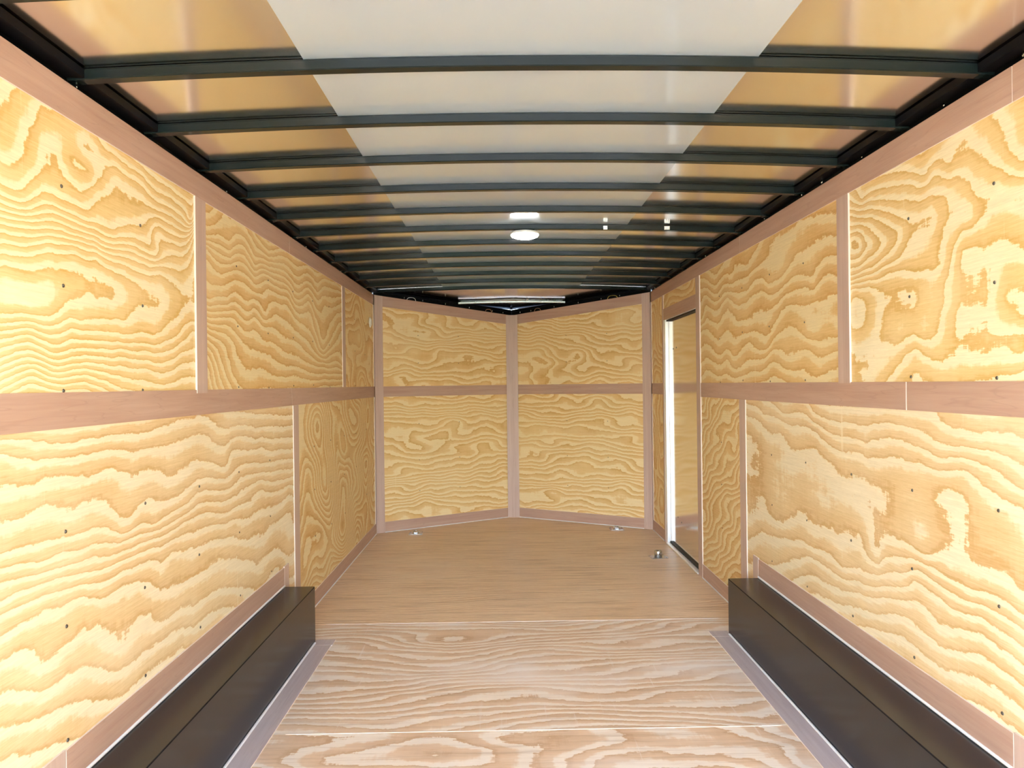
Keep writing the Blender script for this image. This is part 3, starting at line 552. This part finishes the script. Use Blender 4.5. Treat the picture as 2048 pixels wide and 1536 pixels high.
# corner uprights and nose post
strip(FL, rect(6.33, 6.368, 0.0, TOP - 0.002), wl_, LUAN_V)
strip(FR, rect(6.33, 6.368, 0.0, TOP - 0.002), wr_, LUAN_V)
for F, par in ((FVL, wvl), (FVR, wvr)):
    strip(F, [(0.004, 0.0), (0.080, 0.0), (0.080, vtop(0.08)), (0.004, vtop(0))], par, LUAN_V, t=0.006)
    for (za, zb) in ((ZR0, ZR1),):
        strip(F, rect(0.081, VL - 0.06, za, zb), par)
    strip(F, [(0.081, vtop(0.081) - SW), (VL - 0.06, vtop(VL - 0.06) - SW), (VL - 0.06, vtop(VL - 0.06)), (0.081, vtop(0.081))], par)
nose_post = mesh_obj('joint_strip', [(-0.056, 7.045, 0), (0.056, 7.045, 0), (0.056, 7.052, 0), (-0.056, 7.052, 0),
                     (-0.056, 7.045, vtop(VL)), (0.056, 7.045, vtop(VL)), (0.056, 7.052, vtop(VL)), (-0.056, 7.052, vtop(VL))],
                     [(0, 1, 5, 4), (1, 2, 6, 5), (2, 3, 7, 6), (3, 0, 4, 7), (4, 5, 6, 7), (0, 3, 2, 1)], [LUAN_V, EDGE_W], wvl)
for pl in nose_post.data.polygons:
    if abs(pl.normal.x) > 0.5: pl.material_index = 1

# ---- baseboards
def baseboard(name, F, segs, label):
    o = None
    for i, (a, b) in enumerate(segs):
        if o is None:
            o = slab(name, F, rect(a, b, 0.001, 0.001 + SW), 0.0002, 0.0055, [LUAN_H, EDGE_W])
            tag(o, label, 'baseboard', kind='structure')
            par = o
        else:
            slab('joint_strip', F, rect(a, b, 0.001, 0.001 + SW), 0.0002, 0.0055, [LUAN_H, EDGE_W], par)
    # sealant bead along the floor
    for a, b in segs:
        slab('sealant_bead', F, rect(a, b, 0.0003, 0.007), 0.004, 0.011, [CAULK], par, ch=0.002)
    return o
baseboard('baseboard_left', FL, [(3.983, 6.329)], 'pinkish wooden baseboard along the left wall beyond the wheel box')
baseboard('baseboard_right', FR, [(3.996, 4.771), (5.901, 6.329)], 'pinkish wooden baseboard along the right wall beside the door')
baseboard('baseboard_front_left', FVL, [(0.081, VL - 0.058)], 'pinkish wooden baseboard along the left front wall')
baseboard('baseboard_front_right', FVR, [(0.081, VL - 0.058)], 'pinkish wooden baseboard along the right front wall')

# ---- screws through the plywood into the posts
def screw_mesh():
    bm = bmesh.new()
    bmesh.ops.create_cone(bm, cap_ends=True, segments=10, radius1=0.0055, radius2=0.0042, depth=0.0022)
    bmesh.ops.create_cone(bm, cap_ends=True, segments=6, radius1=0.0018, radius2=0.0015, depth=0.0012, matrix=Matrix.Translation((0, 0, 0.0014)))
    me = bpy.data.meshes.new('screw'); bm.to_mesh(me); bm.free(); me.materials.append(SCREW)
    return me
SM = screw_mesh()
def screw(F, s, z, parent, scale=1.0, n=0.0008, mat=None):
    o = bpy.data.objects.new('screw', SM)
    o.rotation_euler = F.N.to_track_quat('Z', 'Y').to_euler()
    o.location = F.p(s, n, z); o.scale = (scale,) * 3
    return link(o, parent)
for F, par, base in ((FL, wl_, 1.871), (FR, wr_, 1.906)):
    for k in range(-7, 11):
        s = base + 0.4075 * k
        if s > 6.25 or (F is FR and 4.70 < s < 5.95): continue
        for z in (1.813, 1.560, 1.300, 0.940, 0.684, 0.408):
            if any(abs(s - q) < 0.05 for q in (2.70, 2.75)) and z > 1.2: continue
            if 3.89 < s < 4.0 and z < 1.2: continue
            screw(F, s + random.uniform(-.006, .006), z + random.uniform(-.008, .008), par, scale=1.0 if abs(k) < 3 else 0.8)
for F, par in ((FVL, wvl), (FVR, wvr)):
    for s in (0.42, 0.83):
        for z in (1.75, 1.50, 0.95, 0.62, 0.34):
            screw(F, s, z, par, scale=0.7)

# ---------------------------------------------------------------- roof
def zroof(x, y=0):
    return 2.175 - 0.031 * (x / 1.22) ** 2
ceil = empty('ceiling', (0, 3.6, 2.17))
tag(ceil, 'arched metal sheet roof carried on dark cross bows', 'ceiling', kind='structure')
def child(o):
    o.parent = ceil
    o.matrix_parent_inverse = Matrix.Translation(-ceil.location)
    return o
def roof_sheet(x0, x1, y0, y1, mat, amp, dz, label=None, nx=10, ny=240, seed=0.0):
    v, f = [], []
    for j in range(ny + 1):
        y = y0 + (y1 - y0) * j / ny
        bay = (y - BOW0) / PITCH
        ph = abs(math.sin(math.pi * bay))
        bay_i = math.floor(bay)
        for i in range(nx + 1):
            x = x0 + (x1 - x0) * i / nx
            w = amp * ph * (noise.noise(Vector((x * 1.6, bay_i * 3.1, seed))) + 0.4 * noise.noise(Vector((x * 4, y * 3, seed + 2))))
            w *= 0.35 + 0.65 * min(1.0, max(0.0, (y - 2.5) / 2.5))
            v.append((x, y, zroof(x) + dz + w))
    W = nx + 1
    for j in range(ny):
        for i in range(nx):
            a = j * W + i
            f.append((a, a + W, a + W + 1, a + 1))
    o = mesh_obj('roof_sheet', v, f, [mat], smooth=True)
    for p in o.data.polygons:
        if p.normal.z > 0:
            o.data.flip_normals(); break
    child(o)
    if label: o['label'] = label
    return o
BOW0, PITCH, BW = 1.936, 0.4065, 0.034
roof_sheet(-1.262, -0.611, REAR, 6.44, SKIN_S, 0.0030, 0.0, 'bare shiny aluminium roof sheet along the left', seed=1.0)
roof_sheet(0.598, 1.262, REAR, 6.44, SKIN_S, 0.0030, 0.0, 'bare shiny aluminium roof sheet along the right', seed=5.0)
roof_sheet(-0.613, 0.600, REAR, 6.44, SKIN_C, 0.0048, -0.0007, 'pale grey glossy roof sheet down the middle', nx=16, seed=9.0)

outer = mesh_obj('outer_roof_skin', [(x, y, zroof(x) + 0.012 + dz) for dz in (0, 0.002) for y in (REAR, 6.44) for x in (-1.28, -0.6, 0, 0.6, 1.28)],
    [(i, i + 1, i + 6, i + 5) for i in range(4)] + [(10 + i, 11 + i, 16 + i, 15 + i) for i in range(4)] + [(i, i + 1, i + 11, i + 10) for i in range(4)] + [(5 + i, 6 + i, 16 + i, 15 + i) for i in range(4)] + [(0, 5, 15, 10), (4, 9, 19, 14)], [OUTER])
child(outer)
def roof_bow(y, x0=-1.235, x1=1.235, drop=0.030, mat=BOW, zf=None, w=BW):
    """roof bow: hat channel, slightly arched, with turned lips"""
    zf = zf or (lambda x: zroof(x))
    n = 28
    g = 0.0045 if drop > 0.02 else -0.002
    prof = [(-w / 2 + 0.005, 0.0), (-w / 2 + 0.005, -g), (-w / 2 + 0.001, -g), (-w / 2, -g - 0.001), (-w / 2, -drop + 0.0025), (-w / 2 + 0.0025, -drop),
            (w / 2 - 0.0025, -drop), (w / 2, -drop + 0.0025), (w / 2, -g - 0.001), (w / 2 - 0.001, -g), (w / 2 - 0.005, -g), (w / 2 - 0.005, 0.0)]
    v, f = [], []
    for i in range(n + 1):
        x = x0 + (x1 - x0) * i / n
        for py, pz in prof:
            v.append((x, y + py, zf(x) - 0.0015 + pz))
    k = len(prof)
    for i in range(n):
        for j in range(k):
            a = i * k + j; b = i * k + (j + 1) % k
            f.append((a, b, b + k, a + k))
    f.append(tuple(range(k))); f.append(tuple(n * k + j for j in range(k)))
    o = mesh_obj('roof_bow', v, f, [mat])
    return child(o)
bows = [BOW0 + PITCH * i for i in range(-8, 12)]
for y in bows:
    roof_bow(y)
# screws and gussets where the bows meet the right side rail
# side rails: black tube above the plywood
def rail(F, s0, s1, z0a, z0b, ha, hb, n0, n1, mat=BLACK):
    o = slab('side_rail', F, [(s0, z0a), (s1, z0b), (s1, z0b + hb), (s0, z0a + ha)], n0, n1, [mat])
    return child(o)
for F in (FL, FR):
    rail(F, REAR, FRONT, 1.98, 1.98, 0.165, 0.165, -0.046, -0.012)
    rail(F, REAR, FRONT, 2.118, 2.118, 0.023, 0.023, -0.0119, 0.034)  # upper ledge deepened inward to widen its dark reflection in the roof
for F in (FVL, FVR):
    rail(F, 0, VL, 1.98, 1.86, 0.165, 0.165, -0.046, -0.012)
    rail(F, 0, VL, 2.124, 2.004, 0.009, 0.009, -0.0119, 0.008)
# nose roof: sloping sheet
zn0, zn1 = 2.158, 2.030
ns_ = mesh_obj('roof_sheet', [(-1.27, 6.44, zn0 - 0.02), (0, 6.44, zn0), (1.27, 6.44, zn0 - 0.02), (-0.62, 6.78, 2.082), (0.0, 6.78, 2.094), (0.62, 6.78, 2.082), (0, 7.13, zn1)],
               [(0, 1, 4, 3), (1, 2, 5, 4), (3, 4, 6), (4, 5, 6)], [SKIN_S])
child(ns_); ns_['label'] = 'sloping shiny roof sheet over the pointed nose'
roof_bow(6.80, -0.50, 0.50, 0.016, STRAP, zf=lambda x: 2.078 - 0.012 * (x / 0.6) ** 2, w=0.05)['label'] = 'bare steel bow near the nose'

# gusset brackets at the bow ends
for y in bows[12:]:
    for sx in (-1, 1):
        g = mesh_obj('gusset', [(sx * 1.228, y - 0.022, 2.104), (sx * 1.228, y + 0.022, 2.104), (sx * 1.190, y + 0.018, 2.1165), (sx * 1.190, y - 0.018, 2.1165),
                                (sx * 1.228, y - 0.022, 2.108), (sx * 1.228, y + 0.022, 2.108), (sx * 1.190, y + 0.018, 2.1195), (sx * 1.190, y - 0.018, 2.1195)],
                     [(0, 1, 2, 3), (4, 5, 6, 7), (0, 1, 5, 4), (1, 2, 6, 5), (2, 3, 7, 6), (3, 0, 4, 7)], [BOW])
        child(g)

# bright clips and screw heads poking out of the right rail
def ball(name, loc, r, mat, sc=(1, 1, 1), parent=None, seg=12):
    bm = bmesh.new(); bmesh.ops.create_uvsphere(bm, u_segments=seg, v_segments=seg // 2 + 1, radius=r)
    me = bpy.data.meshes.new(name); bm.to_mesh(me); bm.free(); me.materials.append(mat)
    me.polygons.foreach_set('use_smooth', [True] * len(me.polygons))
    o = bpy.data.objects.new(name, me); o.location = loc; o.scale = sc
    return link(o, parent)
for y, r in ((1.80, 0.006), (2.13, 0.004), (2.62, 0.0035), (2.95, 0.006), (3.15, 0.004), (3.60, 0.005), (3.98, 0.006), (4.65, 0.006), (5.4, 0.005), (6.2, 0.008)):
    child(ball('screw_tip', (1.224, y, 2.112), r, ZINC, (0.7, 1, 1.2)))
for y, r in ((1.95, 0.003), (3.0, 0.004), (4.2, 0.004), (5.1, 0.004)):
    child(ball('screw_tip', (-1.224, y, 2.108), r, ZINC, (0.7, 1, 1.3)))

# ---------------------------------------------------------------- side door
door = empty('door_1', (1.27, 5.36, 0))
tag(door, 'narrow satin metal side door set in the right wall near the front', 'door', kind='structure')
def dchild(o):
    o.parent = door; o.matrix_parent_inverse = Matrix.Translation(-door.location); return o
DZ = 1.797
dchild(slab('door_panel', FR, rect(4.872, 5.80, 0.012, DZ - 0.006), -0.055, -0.027, [DOORSKIN, ALU]))
dchild(slab('door_jamb', FR, rect(5.797, 5.858, 0.0, DZ + 0.01), -0.062, 0.004, [ALU]))
dchild(slab('door_jamb', FR, rect(5.786, 5.797, 0.0, DZ), -0.062, -0.022, [ALU], ch=0.002))
dchild(slab('door_jamb', FR, rect(4.862, 4.874, 0.0, DZ + 0.01), -0.062, 0.0, [ALU]))
dchild(slab('door_header', FR, rect(4.866, 5.80, DZ, DZ + 0.03), -0.062, -0.001, [ALU]))
dchild(slab('door_seal', FR, rect(4.874, 5.79, DZ - 0.012, DZ - 0.001), -0.0265, -0.004, [RUBBER]))
dchild(slab('door_seal', FR, rect(4.874, 5.775, 0.014, 0.028), -0.0265, -0.012, [RUBBER]))
sl = slab('threshold', FR, rect(4.866, 5.80, 0.0005, 0.012), -0.062, 0.016, [ALU], ch=0.003)
dchild(sl)
class DF: pass
for s, z, sc in ((5.66, 1.56, 1.3), (5.56, 1.565, 1.3), (4.96, 0.93, 1.3), (4.96, 0.80, 1.3), (5.57, 0.255, 1.1), (5.46, 0.235, 1.1)):
    o = screw(FR, s, z, None, scale=sc, n=-0.0262); dchild(o)

# ---------------------------------------------------------------- wheel boxes
def wheel_box(sx, xw, label, edge_y=3.69):
    t = empty('wheel_box', (sx * 1.22, 2.76, 0))
    tag(t, label, 'wheel box', 'wheel boxes along the side walls')
    def ch(o):
        o.parent = t; o.matrix_parent_inverse = Matrix.Translation(-t.location); return o
    y0, y1, h = 1.855, edge_y, 0.2825
    xi = sx * (1.22 - xw); xo = sx * 1.2195
    xa, xb = min(xi, xo), max(xi, xo)
    # folded cover: inner side, ends; separate top flange with a fine fold line
    body = box('side_cover', xa, xb, y0, y1, 0.0005, h - 0.0026, BRONZE)
    bm = bmesh.new(); bm.from_mesh(body.data); bmesh.ops.bevel(bm, geom=[e for e in bm.edges if abs(e.verts[0].co.x - e.verts[1].co.x) < 1e-4], offset=0.0018, segments=2, affect='EDGES'); bm.to_mesh(body.data); bm.free()
    ch(body)
    top = box('top_cover', xa + (0.0012 if sx > 0 else 0), xb - (0.0012 if sx < 0 else 0), y0 + 0.001, y1 - 0.0005, h - 0.0022, h, BRONZE, bev=0.0008)
    ch(top)
    return t
wheel_box(-1, 0.159, 'dark bronze metal wheel box on the floor along the left wall')
wheel_box(1, 0.1635, 'dark bronze metal wheel box on the floor along the right wall with the door', 3.72)

# strips and sealant framing the boxes belong to the walls and floor
def frame_box(F, sx, par, xw, y1):
    h = 0.2825
    strip(F, rect(1.853, y1 - 0.004, h + 0.006, h + 0.006 + SW), par, LUAN_H, t=0.006)
    strip(F, rect(y1 + 0.001, y1 + 0.077, 0.001, h + 0.006 + SW + 0.004), par, LUAN_V, t=0.006)
    strip(F, rect(1.765, 1.850, 0.001, h + 0.006 + SW + 0.004), par, LUAN_V, t=0.006)
    # sealant between strip and box
    slab('sealant_bead', F, rect(1.857, y1 - 0.002, h + 0.0005, h + 0.010), 0.0002, 0.012, [CAULK], par, ch=0.003)
    # floor strips
    xi = 1.22 - xw
    def fr(a, b, y0, y1_, name='joint_strip', z1=0.005, mats=None, chf=0.0):
        x0, x1 = (sx * a, sx * b)
        x0, x1 = min(x0, x1), max(x0, x1)
        return slab(name, FF, [(x0, y0), (x1, y0), (x1, y1_), (x0, y1_)], 0.0002, z1, mats or [LUAN_F, EDGE_W], fl, ch=chf)
    fr(xi - 0.094, xi - 0.008, 1.76, y1 - 0.062)
    fr(xi - 0.098, xi - 0.001, y1 - 0.059, y1 + 0.020)
    fr(xi - 0.0105, xi - 0.0002, 1.857, y1 - 0.03, 'sealant_bead', 0.010, [CAULK], 0.003)
FloorFrame.N = Vector((0, 0, 1))
frame_box(FL, -1, wl_, 0.159, 3.69)
frame_box(FR, 1, wr_, 0.1635, 3.72)

# ---------------------------------------------------------------- dome lamp
def lathe(name, prof, mat, parent=None, seg=40, mat_world=None):
    v, f = [], []
    for r, z in prof:
        for i in range(seg):
            a = 2 * math.pi * i / seg
            v.append((r * math.cos(a), r * math.sin(a), z))
    for k in range(len(prof) - 1):
        for i in range(seg):
            j = (i + 1) % seg
            f.append((k * seg + i, k * seg + j, (k + 1) * seg + j, (k + 1) * seg + i))
    f.append(tuple(range(seg))); f.append(tuple((len(prof) - 1) * seg + i for i in range(seg)))
    return mesh_obj(name, v, f, [mat], parent, smooth=True)
lamp = empty('dome_lamp', (0.037, 3.995, 2.134))
tag(lamp, 'round white dome lamp screwed under a roof bow in the middle of the ceiling', 'lamp')
base = lathe('base', [(0.060, 0.004), (0.072, 0.002), (0.078, -0.003), (0.078, -0.012), (0.070, -0.016)], WHITE, lamp)
lens = lathe('lens', [(0.0765, -0.008), (0.0775, -0.015), (0.072, -0.022), (0.058, -0.028), (0.036, -0.0315), (0.0335, -0.0345), (0.016, -0.037), (0.002, -0.0375)], LENS, lamp)
wire_box = box('junction_box', 0.022, 0.052, -0.012, 0.012, 0.004, 0.030, BLACK, lamp)

# clips on the bow beside the lamp
def clip(x, y, z, w, label):
    t = empty('wire_clip', (x, y, z))
    tag(t, label, 'clip', 'wire clips on the roof bow')
    box('plate', -w / 2, w / 2, -0.0015, 0.0015, -0.010, 0.010, ZINC, t, bev=0.0006)
    for dx in (-0.2, 0.2):
        box('tab', dx * w - w * 0.09, dx * w + w * 0.09, -0.005, -0.001, -0.008, 0.007, WHITE, t, bev=0.0008)
    return t
yb = BOW0 + PITCH * 5 - BW / 2 - 0.002
clip(0.477, yb, 2.148, 0.022, 'small grey wire clip on the roof bow, the one nearer the dome lamp')
clip(0.815, yb, 2.143, 0.030, 'small grey wire clip on the roof bow, the one nearer the right wall')

# ---------------------------------------------------------------- white round cap on the left wall
cap = empty('switch_cap', (-1.2185, 6.165, 1.838))
tag(cap, 'small round white cap high on the left wall beside the front corner', 'wall cap')
c1 = lathe('base', [(0.040, 0.0), (0.044, 0.002), (0.044, 0.006), (0.038, 0.009)], WHITE, cap, 28)
c2 = lathe('button', [(0.030, 0.008), (0.030, 0.012), (0.022, 0.016), (0.004, 0.017)], WHITE, cap, 24)
cap.rotation_euler = (0, math.pi / 2, 0)

# ---------------------------------------------------------------- tie-down fittings in the floor
def tie_down(x, y, label, cup=False, rz=0.0, s=1.0):
    t = empty('tie_down_ring', (x, y, 0.0004))
    t.rotation_euler = (0, 0, rz); t.scale = (s, s, s)
    tag(t, label, 'tie-down', 'tie-down fittings in the floor')
    if cup:
        pl_ = box('plate', -0.062, 0.062, -0.055, 0.055, 0.0, 0.0045, ZINC, t, bev=0.0015)
        cy = lathe('socket', [(0.026, 0.004), (0.029, 0.006), (0.029, 0.046), (0.027, 0.049), (0.021, 0.049), (0.020, 0.012)], ZINC, t, 32)
        hb = bmesh.new(); bmesh.ops.create_cone(hb, cap_ends=True, segments=12, radius1=0.0045, radius2=0.0045, depth=0.004,
              matrix=Matrix.Translation((0.001, -0.0285, 0.028)) @ Matrix.Rotation(math.pi / 2, 4, 'X'))
        me = bpy.data.meshes.new('bolt_hole'); hb.to_mesh(me); hb.free(); me.materials.append(RUBBER)
        link(bpy.data.objects.new('bolt_hole', me), t)
    else:
        box('plate', -0.060, 0.060, -0.050, 0.050, 0.0, 0.0035, ZINC, t, bev=0.0012)
        lathe('recess', [(0.041, 0.0034), (0.041, 0.0050), (0.036, 0.0052), (0.033, 0.0040), (0.010, 0.0036)], ZINC, t, 28)
        # D-shaped ring, a bit raised
        v, f = [], []
        path = [(0.028 * math.cos(a), 0.002 + 0.028 * math.sin(a), 0.012 + 0.006 * math.sin(a)) for a in [math.pi * i / 14 for i in range(15)]] + [(-0.028, -0.014, 0.010), (0.028, -0.014, 0.010)]
        n = len(path); k = 8
        for i, p in enumerate(path):
            pr = Vector(path[i - 1]); nx = Vector(path[(i + 1) % n]); tg = (nx - pr).normalized()
            a1 = Vector((0, 0, 1)).cross(tg).normalized(); a2 = tg.cross(a1)
            for q in range(k):
                an = 2 * math.pi * q / k
                v.append(tuple(Vector(p) + (a1 * math.cos(an) + a2 * math.sin(an)) * 0.0042))
        for i in range(n):
            for q in range(k):
                f.append((i * k + q, i * k + (q + 1) % k, ((i + 1) % n) * k + (q + 1) % k, ((i + 1) % n) * k + q))
        mesh_obj('ring', v, f, [ZINC], t, smooth=True)
        box('ring_clamp', -0.016, 0.016, -0.020, -0.008, 0.003, 0.0155, ZINC, t, bev=0.002)
    for dx in (-1, 1):
        for dy in (-1, 1):
            o = bpy.data.objects.new('screw', SM); o.location = (dx * 0.050, dy * 0.042, 0.0045); o.scale = (0.9,) * 3
            link(o, t)
    return t
tie_down(-0.869, 6.346, 'flat zinc ring fitting on the floor near the front left corner')
tie_down(0.901, 6.41, 'flat zinc ring fitting on the floor near the front right corner')
tie_down(1.045, 5.36, 'raised zinc socket on a square plate on the floor beside the side door', cup=True, rz=0.12)

# ---------------------------------------------------------------- loose wires under the front edge of the roof
def tube(name, pts, r, mat, parent=None):
    cu = bpy.data.curves.new(name, 'CURVE'); cu.dimensions = '3D'; cu.bevel_depth = r; cu.bevel_resolution = 2
    sp = cu.splines.new('NURBS'); sp.points.add(len(pts) - 1)
    for p, q in zip(sp.points, pts): p.co = (*q, 1)
    sp.order_u = 3; sp.use_endpoint_u = True
    tmp = bpy.data.objects.new('tmp', cu); scene.collection.objects.link(tmp)
    dg = bpy.context.evaluated_depsgraph_get()
    me = bpy.data.meshes.new_from_object(tmp.evaluated_get(dg))
    bpy.data.objects.remove(tmp); bpy.data.curves.remove(cu)
    me.name = name; me.materials.clear(); me.materials.append(mat)
    return link(bpy.data.objects.new(name, me), parent)
YEL = plain('yellow_wire_jacket', (0.62, 0.50, 0.10), 0.4)
REDW = plain('copper_wire_jacket', (0.55, 0.30, 0.18), 0.4)
def loop_wire(F, s, w, mat, label):
    zt = vtop(s) + 0.002
    pts = [F.p(s - w, -0.006, zt - 0.02), F.p(s - w, -0.004, zt + 0.012), F.p(s - w * 0.4, -0.002, zt + 0.026), F.p(s + w * 0.4, -0.001, zt + 0.026), F.p(s + w, -0.004, zt + 0.010), F.p(s + w, -0.006, zt - 0.022)]
    o = tube('wire', [tuple(p) for p in pts], 0.0022, mat)
    tag(o, label, 'wire', 'loose wires under the roof edge')
loop_wire(FVL, 0.36, 0.045, WHITE, 'thin pale wire loop above the left front wall, near the corner')
loop_wire(FVL, 1.16, 0.035, REDW, 'thin brownish wire loop above the left front wall, near the nose post')
loop_wire(FVR, 0.36, 0.050, YEL, 'thin yellow wire loop above the right front wall, near the corner')
loop_wire(FVR, 1.13, 0.035, REDW, 'thin brownish wire loop above the right front wall, near the nose post')
for F in (FVL, FVR):
    for s in (0.29, 0.47, 0.70, 0.95, 1.20, 1.32):
        p = F.p(s, 0.000, vtop(s) + 0.017)
        child(ball('screw_tip', tuple(p), 0.0035, ZINC, (1, 1, 2.2)))

# ---------------------------------------------------------------- outside: what the open rear looks at
yard = box('yard_ground', -30, 30, -9, 12, -0.66, -0.60, CONCRETE)
tag(yard, 'pale concrete yard outside the open rear of the trailer', 'ground', kind='structure')
lawn = box('lawn', -60, 60, -90, -9.01, -0.66, -0.58, GRASS)
tag(lawn, 'lawn beyond the concrete yard', 'ground', kind='structure')
